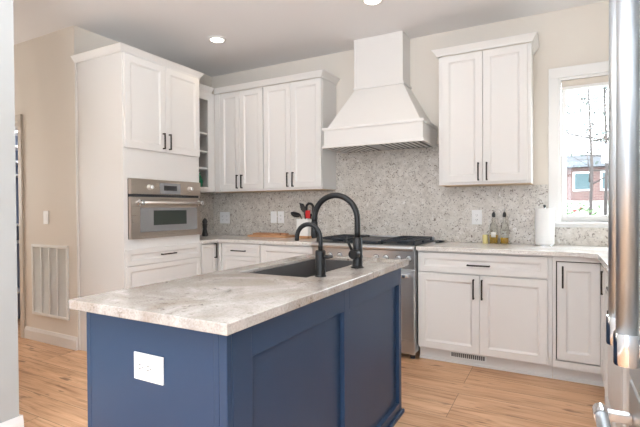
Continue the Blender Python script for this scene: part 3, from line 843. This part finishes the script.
# --- electrical plates
def plate_S(name, label, x0, x1, z0, z1, y, kind, group=None, m=M_white, cat='outlet'):
    t = thing(name, label, cat, ((x0 + x1) / 2, y, z0), group)
    part('plate', MB().box(x0, x1, y - 0.006, y - 0.0003, z0, z1, 0.002), m, t)
    return t
def slots_S(t, cx, cz, y, rot=False):
    b = MB()
    for s in (-1, 1):
        if rot: b.box(cx - 0.0045, cx + 0.0045, y, y + 0.0012, cz + s * 0.0065 - 0.0013, cz + s * 0.0065 + 0.0013)
        else: b.box(cx + s * 0.0065 - 0.0013, cx + s * 0.0065 + 0.0013, y, y + 0.0012, cz - 0.0045, cz + 0.0045)
    if rot: b.box(cx + 0.009, cx + 0.013, y, y + 0.0012, cz - 0.002, cz + 0.002)
    else: b.box(cx - 0.002, cx + 0.002, y, y + 0.0012, cz - 0.013, cz - 0.009)
    return b
def duplex(t, cx, cz, y, rot=False, d=0.020):
    for s in (-1, 1):
        x, z = (cx + s * d, cz) if rot else (cx, cz + s * d)
        w, h = (0.0145, 0.0165) if rot else (0.0165, 0.0145)
        r = part('receptacle', MB().box(x - w, x + w, y - 0.0078, y - 0.0061, z - h, z + h, 0.0008), M_white, t)
        part('slots', slots_S(t, x, z, y - 0.0086, rot), M_slot, r)
t = plate_S('island_outlet', 'white outlet plate on the blue end of island', 2.467, 2.599, 0.677, 0.764, BY0 + 0.0008, 'x')
duplex(t, 2.517, 0.7205, BY0 + 0.0008, True, 0.019); 
part('receptacle', MB().box(2.565, 2.583, BY0 - 0.0070, BY0 - 0.0053, 0.705, 0.736, 0.0008), M_white, t)
sy = -0.0202
t = plate_S('wall_outlet', 'white double outlet plate nearest the back left corner', 0.130, 0.278, 1.047, 1.183, sy, 'o', 'outlets on the backsplash')
duplex(t, 0.172, 1.115, sy); duplex(t, 0.236, 1.115, sy)
t = plate_S('light_switch', 'white switch plate left of outlet above cutting boards', 0.862, 0.940, 1.060, 1.190, sy, 's', cat='light switch')
part('rocker', MB().box(0.884, 0.918, sy - 0.0085, sy - 0.0061, 1.092, 1.158, 0.001), M_white, t)
t = plate_S('wall_outlet', 'white outlet plate beside switch, left of utensil crock', 0.957, 1.036, 1.060, 1.190, sy, 'o', 'outlets on the backsplash')
duplex(t, 0.9965, 1.125, sy)
t = plate_S('wall_outlet', 'white outlet plate left of the oil bottles', 3.006, 3.090, 1.071, 1.198, sy, 'o', 'outlets on the backsplash')
duplex(t, 3.048, 1.134, sy)
t = plate_S('light_switch', 'white switch plate on hall wall above the return vent', -0.482, -0.404, 1.092, 1.212, HY, 's', cat='light switch')
part('rocker', MB().box(-0.460, -0.426, HY - 0.0085, HY - 0.0061, 1.120, 1.184, 0.001), M_white, t)

# --- return air vent on the hall wall
VX0, VX1, VZ0, VZ1 = -0.668, -0.112, 0.247, 0.902
t = thing('return_air_vent', 'large white louvered return vent low on the hall wall', 'vent', ((VX0 + VX1) / 2, HY - 0.01, VZ0))
y0, y1 = HY - 0.016, HY - 0.0004
b = MB(); fr = 0.026
b.box(VX0, VX0 + fr, y0, y1, VZ0, VZ1, 0.002); b.box(VX1 - fr, VX1, y0, y1, VZ0, VZ1, 0.002)
b.box(VX0 + fr, VX1 - fr, y0, y1, VZ0, VZ0 + fr, 0.002); b.box(VX0 + fr, VX1 - fr, y0, y1, VZ1 - fr, VZ1, 0.002)
part('frame', b, M_vent, t)
for i in (1, 2, 3):
    x = VX0 + fr + (VX1 - VX0 - 2 * fr) * i / 4
    part('mullion', MB().box(x - 0.008, x + 0.008, y0, y1 - 0.004, VZ0 + fr, VZ1 - fr), M_vent, t)
b = MB()
nl = 44
for i in range(nl):
    z = VZ0 + fr + (VZ1 - VZ0 - 2 * fr) * (i + 0.5) / nl
    b.poly([(VX0 + fr, y0 + 0.004, z - 0.006), (VX1 - fr, y0 + 0.004, z - 0.006), (VX1 - fr, y1 - 0.001, z + 0.004), (VX0 + fr, y1 - 0.001, z + 0.004),
            (VX0 + fr, y0 + 0.0055, z - 0.0075), (VX1 - fr, y0 + 0.0055, z - 0.0075), (VX1 - fr, y1, z + 0.0025), (VX0 + fr, y1, z + 0.0025)],
           [(0, 1, 2, 3), (4, 5, 6, 7), (0, 1, 5, 4), (1, 2, 6, 5), (2, 3, 7, 6), (3, 0, 4, 7)])
part('louvers', b, M_louver, t)

# --- recessed ceiling lamps
def lamp(x, y, label, power=5):
    t = thing('recessed_downlight', label, 'ceiling light', (x, y, CEIL - 0.012), 'recessed ceiling lights')
    part('trim_ring', MB().lathe(x, y, [(0.062, CEIL - 0.0005), (0.088, CEIL - 0.0005), (0.088, CEIL - 0.006), (0.062, CEIL - 0.012), (0.062, CEIL - 0.0005)], 32), M_trim, t)
    part('lens', MB().lathe(x, y, [(0, CEIL - 0.004), (0.061, CEIL - 0.004), (0.061, CEIL - 0.009), (0, CEIL - 0.010)], 32), M_lens, t)
    l = bpy.data.lights.new('downlight', 'SPOT')
    l.energy = power; l.color = (1.0, 0.80, 0.58); l.spot_size = math.radians(150); l.spot_blend = 0.8; l.shadow_soft_size = 0.06
    o = bpy.data.objects.new('downlight', l); COL.objects.link(o); o.parent = t; o.location = (0, 0, -0.012)
lamp(0.865, -0.883, 'round ceiling light near the oven tower')
lamp(2.428, -0.905, 'round ceiling light cut by the frame above the range hood')
lamp(0.865, -2.45, 'round ceiling light over the hall opening', 12)
lamp(2.428, -2.60, 'round ceiling light over the island', 8)
lamp(4.0, -1.2, 'round ceiling light in front of the window', 8)

# ------------------------------------------------------------------ things on the counters
def on(z=CT1): return z + 0.0004
zc = on()
# cutting boards
b = MB().box(0.690, 1.190, -0.225, -0.045, zc, zc + 0.022, 0.005)
solo('cutting_board', b, M_board, 'long pale wooden cutting board lying on the left counter', 'cutting board')
b = MB().box(0.740, 1.080, -0.195, -0.055, zc + 0.0224, zc + 0.042, 0.004)
b.box(1.080, 1.150, -0.145, -0.105, zc + 0.0224, zc + 0.042, 0.004)
solo('cutting_board', b, M_board2, 'smaller cutting board lying on top of the long pale one', 'cutting board')
# crock with utensils
ux, uy = 1.386, -0.150
t = thing('utensil_crock', 'white square utensil crock with wooden base beside the range', 'crock', (ux, uy, zc))
part('wooden_base', MB().box(ux - 0.072, ux + 0.072, uy - 0.072, uy + 0.072, zc, zc + 0.026, 0.004), M_base, t, 'bamboo base')
b = MB(); zz0, zz1 = zc + 0.0265, 1.112
b.box(ux - 0.070, ux - 0.062, uy - 0.070, uy + 0.070, zz0, zz1, 0.002); b.box(ux + 0.062, ux + 0.070, uy - 0.070, uy + 0.070, zz0, zz1, 0.002)
b.box(ux - 0.062, ux + 0.062, uy - 0.070, uy - 0.062, zz0, zz1, 0.002); b.box(ux - 0.062, ux + 0.062, uy + 0.062, uy + 0.070, zz0, zz1, 0.002)
b.box(ux - 0.062, ux + 0.062, uy - 0.062, uy + 0.062, zz0, zz0 + 0.008)
part('jar', b, M_ceramic, t)
zi = zz0 + 0.009
def utensil(name, label, cat, foot, tip, head, m=M_blkplastic, hm=None):
    t = thing(name, label, cat, foot)
    part('handle', MB().tube([foot, tuple((foot[i] + tip[i]) / 2 for i in range(3)), tip], [0.006, 0.007, 0.005], 10), m, t)
    part('head', head, hm or m, t)
def bowl_head(c, r, nrm, depth):
    # shallow spoon bowl with thickness
    t = bmesh.new()
    bmesh.ops.create_uvsphere(t, u_segments=18, v_segments=10, radius=1)
    for v in list(t.verts):
        if v.co.z > 0.15: v.co.z = -abs(v.co.z) * 0.55 + 0.2
    q = Vector((0, 0, 1)).rotation_difference(Vector(nrm))
    for v in t.verts:
        p = Vector((v.co.x * r[0], v.co.y * r[1], v.co.z * depth)); v.co = q @ p + Vector(c)
    return MB()._merge(t, True)
utensil('ladle', 'black ladle leaning left out of the utensil crock', 'ladle', (ux + 0.02, uy, zi + 0.006), (ux - 0.054, uy - 0.02, 1.150),
        bowl_head((ux - 0.108, uy - 0.022, 1.165), (0.056, 0.046), (0.35, -0.25, 1), 0.036))
b = MB().prism([(ux - 0.070, 1.205), (ux - 0.040, 1.180), (ux - 0.018, 1.180), (ux - 0.012, 1.225), (ux - 0.040, 1.268), (ux - 0.088, 1.278)], 'y', uy + 0.018, uy + 0.026, 0.002)
utensil('spatula', 'black spatula standing in the middle of the crock', 'spatula', (ux - 0.005, uy + 0.03, zi + 0.006), (ux - 0.028, uy + 0.022, 1.188), b)
b = MB()
b.tube([(ux - 0.020, uy + 0.045, 1.150)] + [(ux + 0.022 + 0.042 * math.cos(math.pi * (1.1 - 1.2 * i / 12)), uy + 0.045, 1.222 + 0.048 * math.sin(math.pi * (1.1 - 1.2 * i / 12))) for i in range(13)] + [(ux + 0.064, uy + 0.045, 1.150)], 0.013, 10)
utensil('serving_spoon', 'black looped serving spoon at the right back of crock', 'spoon', (ux + 0.035, uy + 0.045, zi + 0.006), (ux + 0.035, uy + 0.045, 1.150), b.box(ux - 0.030, ux + 0.074, uy + 0.038, uy + 0.052, 1.138, 1.164, 0.004))
b = MB().box(ux + 0.024, ux + 0.078, uy - 0.048, uy - 0.036, 1.118, 1.200, 0.005)
utensil('red_spatula', 'small red silicone spatula at front right of crock', 'spatula', (ux + 0.035, uy - 0.03, zi + 0.006), (ux + 0.043, uy - 0.042, 1.124), b, M_ceramic, M_red)
# pepper mill by the tower
px_, py_ = 0.190, -0.345
t = thing('pepper_mill', 'dark pepper mill on counter just behind the oven tower', 'pepper mill', (px_, py_, zc))
part('body', MB().lathe(px_, py_, [(0, zc), (0.032, zc), (0.033, zc + 0.02), (0.022, zc + 0.08), (0.028, zc + 0.13), (0.026, zc + 0.14), (0, zc + 0.14)], 22), M_blkplastic, t)
part('cap', MB().lathe(px_, py_, [(0, zc + 0.1405), (0.024, zc + 0.1405), (0.030, zc + 0.165), (0.020, zc + 0.19), (0.008, zc + 0.20), (0, zc + 0.205)], 22), M_slot, t)
# spoon rest
cx, cy = 2.752, -0.150
b = MB().lathe(cx, cy, [(0, zc), (0.035, zc), (0.052, zc + 0.014), (0.050, zc + 0.015), (0.033, zc + 0.005), (0, zc + 0.005)], 24)
b.box(cx - 0.012, cx + 0.012, cy - 0.10, cy - 0.045, zc + 0.006, zc + 0.013, 0.002)
solo('spoon_rest', b, M_teal, 'dark spoon rest on the counter right of the range', 'spoon rest')
# bottles
def bottle(x, y, label, fill, labelled):
    t = thing('oil_bottle', label, 'bottle', (x, y, zc))
    part('glass_body', MB().lathe(x, y, [(0, zc), (0.031, zc), (0.033, zc + 0.006), (0.033, zc + 0.130), (0.030, zc + 0.152), (0.013, zc + 0.185), (0.0115, zc + 0.214), (0.0135, zc + 0.216), (0.0135, zc + 0.222), (0, zc + 0.222)], 26), M_glass, t)
    part('oil', MB().lathe(x, y, [(0, zc + 0.004), (0.029, zc + 0.004), (0.0305, zc + 0.009), (0.0305, zc + fill), (0, zc + fill)], 26), M_oil, t, 'golden oil')
    p = part('pourer', MB().lathe(x, y, [(0, zc + 0.2225), (0.012, zc + 0.2225), (0.0145, zc + 0.232), (0.0145, zc + 0.250), (0.008, zc + 0.264), (0, zc + 0.266)], 18), M_blkplastic, t)
    part('spout', MB().tube([(x, y, zc + 0.262), (x, y, zc + 0.285), (x + 0.006, y - 0.004, zc + 0.302)], [0.0048, 0.0042, 0.0036], 10), M_chrome, p)
    if labelled:
        b = MB(); n = 9; r = 0.0334
        a0, a1 = math.radians(-125), math.radians(-55)
        pts = []
        for i in range(n):
            a = a0 + (a1 - a0) * i / (n - 1)
            for rr in (r, r + 0.0006):
                for z in (zc + 0.055, zc + 0.098): pts.append((x + rr * math.cos(a), y + rr * math.sin(a), z))
        fs = []
        for i in range(n - 1):
            q, s = i * 4, i * 4 + 4
            fs += [(q + 2, s + 2, s + 3, q + 3), (q, s, s + 1, q + 1), (q, s, s + 2, q + 2), (q + 1, s + 1, s + 3, q + 3)]
        b.poly(pts, fs, True)
        part('label', b, M_label, t)
bottle(3.196, -0.105, 'glass oil bottle with white label and black pourer', 0.075, True)
bottle(3.278, -0.085, 'glass oil bottle without label, nearer the paper towels', 0.052, False)
b = MB().lathe(3.128, -0.100, [(0, zc), (0.022, zc), (0.023, zc + 0.05), (0.021, zc + 0.072), (0, zc + 0.073)], 20)
solo('small_jar', b, M_oil2, 'short pale yellow jar beside the oil bottles', 'jar')
# paper towel
tx, ty = 3.580, -0.150
t = thing('paper_towel_holder', 'upright holder carrying the paper towel roll by the window', 'paper towel holder', (tx, ty, zc))
part('base', MB().lathe(tx, ty, [(0, zc), (0.082, zc), (0.082, zc + 0.008), (0.074, zc + 0.013), (0, zc + 0.013)], 28), M_chrome, t)
part('rod', MB().tube([(tx, ty, zc + 0.013), (tx, ty, zc + 0.306)], 0.006, 10), M_chrome, t)
part('finial', MB().lathe(tx, ty, [(0, zc + 0.304), (0.008, zc + 0.306), (0.011, zc + 0.315), (0.007, zc + 0.324), (0, zc + 0.326)], 14), M_slot, t)
b = MB().lathe(tx, ty, [(0.022, zc + 0.0135), (0.068, zc + 0.0135), (0.0695, zc + 0.018), (0.0695, zc + 0.291), (0.068, zc + 0.296), (0.022, zc + 0.296), (0.020, zc + 0.29), (0.020, zc + 0.02), (0.022, zc + 0.0135)], 36)
solo('paper_towel_roll', b, M_paper, 'white paper towel roll standing on counter by the window', 'paper towels')

# ------------------------------------------------------------------ fridge
FX, FY0, FY1 = 3.850, -3.56, -2.56
FM = (FY0 + FY1) / 2
t = thing('refrigerator', 'stainless french-door refrigerator at the right edge of view', 'refrigerator', (4.2, FM, 0))
part('body', MB().box(FX + 0.062, 4.538, FY0 + 0.004, FY1 - 0.004, 0.0, 1.78), M_steelz, t)
for y0, y1, hy in ((FY0, FM - 0.002, -3.142), (FM + 0.002, FY1, -3.012)):
    d = part('door', MB().box(FX, FX + 0.06, y0, y1, 0.745, 1.78, 0.006), M_steelz, t)
    h = part('handle', MB().tube([(3.778, hy, 0.955), (3.778, hy, 1.69)], 0.0165, 20), M_steelz, d)
    for z in (0.975, 1.67):
        b = MB().lathe(3.778, hy, [(0, z - 0.028), (0.0195, z - 0.028), (0.0205, z - 0.024), (0.0205, z + 0.024), (0.0195, z + 0.028), (0, z + 0.028)], 22)
        b.box(3.785, FX - 0.0005, hy - 0.012, hy + 0.012, z - 0.014, z + 0.014, 0.003)
        part('bracket', b, M_chrome, h, 'polished chrome bracket')
d = part('freezer_drawer', MB().box(FX, FX + 0.06, FY0, FY1, 0.085, 0.735, 0.006), M_steelz, t)
h = part('handle', MB().tube([(3.778, FY0 + 0.07, 0.650), (3.778, FY1 - 0.045, 0.650)], 0.0165, 20), M_steelz, d)
for y in (FY0 + 0.10, FY1 - 0.075):
    b = MB().lathe(3.778, 0.650, [(0, y - 0.026), (0.020, y - 0.026), (0.0205, y - 0.022), (0.0205, y + 0.022), (0.020, y + 0.026), (0, y + 0.026)], 22, axis='y')
    b.box(3.785, FX - 0.0005, y - 0.014, y + 0.014, 0.638, 0.662, 0.003)
    part('bracket', b, M_chrome, h, 'polished chrome bracket')
part('toe_grille', MB().box(FX + 0.03, FX + 0.061, FY0 + 0.01, FY1 - 0.01, 0.0, 0.08), M_slot, t)

# ------------------------------------------------------------------ garden beyond the window
def ground():
    m = mat('garden_ground', srgb(150, 150, 140), 0.9)
    n = noise(m, 0.9, 5, 0.6, coords(m))
    L(m, ramp(m, n, [(0.35, srgb(74, 80, 64)), (0.5, srgb(120, 116, 108)), (0.65, srgb(168, 162, 158))]), BSDF(m).inputs['Base Color'])
    return m
b = MB().poly([(-14, 0.4, -0.5), (26, 0.4, -0.5), (26, 8, 0.2), (-14, 8, 0.2), (26, 20, 1.5), (-14, 20, 1.5), (40, 60, 2.2), (-30, 60, 2.2)],
              [(0, 1, 2, 3), (3, 2, 4, 5), (5, 4, 6, 7)])
struct('ground', b, ground())
M_bark = paint('bark', srgb(66, 60, 58), 0.9, 0.2, 0.6, 30)
def brickm():
    m = mat('house_brick', srgb(170, 120, 110), 0.85)
    br = N(m, 'ShaderNodeTexBrick'); br.inputs['Scale'].default_value = 1
    br.inputs['Brick Width'].default_value = 0.22; br.inputs['Row Height'].default_value = 0.075; br.inputs['Mortar Size'].default_value = 0.01
    br.inputs['Color1'].default_value = srgb(92, 58, 54); br.inputs['Color2'].default_value = srgb(76, 48, 46); br.inputs['Mortar'].default_value = srgb(110, 100, 94)
    mp = coords(m); sp = N(m, 'ShaderNodeSeparateXYZ'); cb = N(m, 'ShaderNodeCombineXYZ'); L(m, mp, sp.inputs[0]); L(m, sp.outputs[0], cb.inputs[0]); L(m, sp.outputs[2], cb.inputs[1]); L(m, cb.outputs[0], br.inputs['Vector'])
    L(m, br.outputs[0], BSDF(m).inputs['Base Color']); return m
M_brick = brickm()
M_roof = paint('house_roof', srgb(52, 54, 58), 0.9, 0.2, 0.5, 10)
M_teald = mat('house_window', srgb(40, 64, 68), 0.2)
hx0, hx1, hy0, hy1 = 1.2, 8.0, 20.0, 27.0
t = thing('brick_house', 'brick house with grey roof seen through the kitchen window', 'house', ((hx0 + hx1) / 2, (hy0 + hy1) / 2, 1.3))
part('walls', MB().box(hx0, hx1, hy0, hy1, 1.2, 3.1), M_brick, t)
b = MB().prism([(hy0 - 0.4, 3.05), (hy0 + 3.5, 4.0), (hy1 + 0.4, 3.05)], 'x', hx0 - 0.4, hx1 + 0.4)
part('roof', b, M_roof, t)
for x in (1.7, 3.0, 4.3, 5.4, 6.7):
    w = part('window', MB().box(x, x + 0.8, hy0 - 0.05, hy0 - 0.001, 1.95, 2.85, 0.01), M_trim, t)
    part('pane', MB().box(x + 0.08, x + 0.72, hy0 - 0.07, hy0 - 0.051, 2.03, 2.77), M_teald, w)
def tree(label, x, y, z, h, r, nb, seed):
    rnd = random.Random(seed)
    t = thing('bare_tree', label, 'tree', (x, y, z))
    part('trunk', MB().tube([(x, y, z), (x + 0.05, y, z + h * 0.3), (x - 0.04, y, z + h * 0.65), (x + 0.05, y, z + h)], [r, r * 0.85, r * 0.6, r * 0.2], 10), M_bark, t)
    b = MB()
    lf = []
    for i in range(nb):
        f = rnd.uniform(0.22, 0.98); a = rnd.uniform(0, 2 * math.pi); l = rnd.uniform(0.5, 1.5) * (1.15 - f) * h * 0.28 + 0.3
        p0 = Vector((x, y, z + h * f)); d = Vector((math.cos(a), math.sin(a) * 0.8, rnd.uniform(-0.1, 0.6)))
        p1 = p0 + d * l * 0.5; p2 = p0 + d * l + Vector((rnd.uniform(-.2, .2), 0, rnd.uniform(-0.2, 0.3)))
        rr = r * 0.26 * (1.1 - f) + 0.008
        b.tube([p0, p1, p2], [rr, rr * 0.7, rr * 0.3], 6)
        for _ in range(3):
            q = p1.lerp(p2, rnd.random()); e = Vector((rnd.uniform(-1, 1), rnd.uniform(-1, 1), rnd.uniform(-.4, .8))) * l * 0.35
            b.tube([q, q + e * 0.5, q + e], [rr * 0.4, rr * 0.3, rr * 0.12], 5)
            lf.append(q + e)
    part('branches', b, M_bark, t)
    return t, lf
M_leaf = mat('tree_leaf', srgb(52, 64, 60), 0.7)
def leaves(t, pts, seed, size, per):
    rnd = random.Random(seed); b = MB(); tb = bmesh.new()
    for p in pts:
        for _ in range(per):
            c = p + Vector((rnd.gauss(0, .12), rnd.gauss(0, .12), rnd.gauss(0, .12)))
            u = Vector((rnd.uniform(-1, 1), rnd.uniform(-1, 1), rnd.uniform(-1, 1))).normalized() * size; v = u.orthogonal().normalized() * size * 0.5
            w = u.cross(v).normalized() * size * 0.12
            vs = [tb.verts.new(c - u), tb.verts.new(c + v + w), tb.verts.new(c + u), tb.verts.new(c - v + w)]
            tb.faces.new(vs)
    b._merge(tb); part('leaves', b, M_leaf, t, kind='stuff')
t1, l1 = tree('slim bare tree trunk in left half of the kitchen window view', 4.30, 7.6, 0.15, 6.5, 0.035, 46, 3)
leaves(t1, l1, 4, 0.06, 4)
t2, l2 = tree('bare tree near right edge of the kitchen window view', 4.95, 12.0, 0.6, 7.0, 0.05, 70, 11)
leaves(t2, l2, 5, 0.085, 5)
# shrubs and flowers under the window
M_bush = paint('shrub_leaf', srgb(66, 84, 52), 0.8, 0.2, 0.8, 20)
M_bloom = mat('shrub_bloom', srgb(180, 60, 60), 0.6)
def shrub(label, x, y, z, r, seed, bloom=None):
    rnd = random.Random(seed); t = thing('shrub', label, 'shrub', (x, y, z))
    tb = bmesh.new(); fb = MB()
    for i in range(260):
        a, e = rnd.uniform(0, 2 * math.pi), rnd.uniform(0, math.pi / 2); rr = r * rnd.uniform(0.55, 1.0)
        c = Vector((x + rr * math.cos(a) * math.cos(e), y + rr * math.sin(a) * math.cos(e), z + 0.05 + rr * math.sin(e)))
        u = Vector((rnd.uniform(-1, 1), rnd.uniform(-1, 1), rnd.uniform(-1, 1))).normalized() * 0.05; v = u.orthogonal().normalized() * 0.028
        tb.faces.new([tb.verts.new(c - u), tb.verts.new(c + v), tb.verts.new(c + u), tb.verts.new(c - v)])
        if bloom and i % 9 == 0: fb.lathe(c.x, c.y - 0.02, [(0, c.z), (0.04, c.z + 0.015), (0.045, c.z + 0.03), (0, c.z + 0.05)], 7)
    b = MB().tube([(x, y, z - 0.05), (x, y, z + r * 0.6)], 0.025, 6)
    part('stem', b, M_bark, t)
    part('foliage', MB()._merge(tb), M_bush, t, kind='stuff')
    if bloom: part('blossoms', fb, bloom, t, kind='stuff')
    else: fb.bm.free()
shrub('leafy shrub with red blossoms at left of window view', 4.00, 5.4, -0.08, 1.32, 21, M_bloom)
shrub('leafy shrub with red blossoms at right of window view', 5.05, 7.6, 0.16, 0.95, 22, M_bloom)
shrub('green shrub without blossoms behind the flowering ones', 3.9, 9.2, 0.33, 0.95, 23)
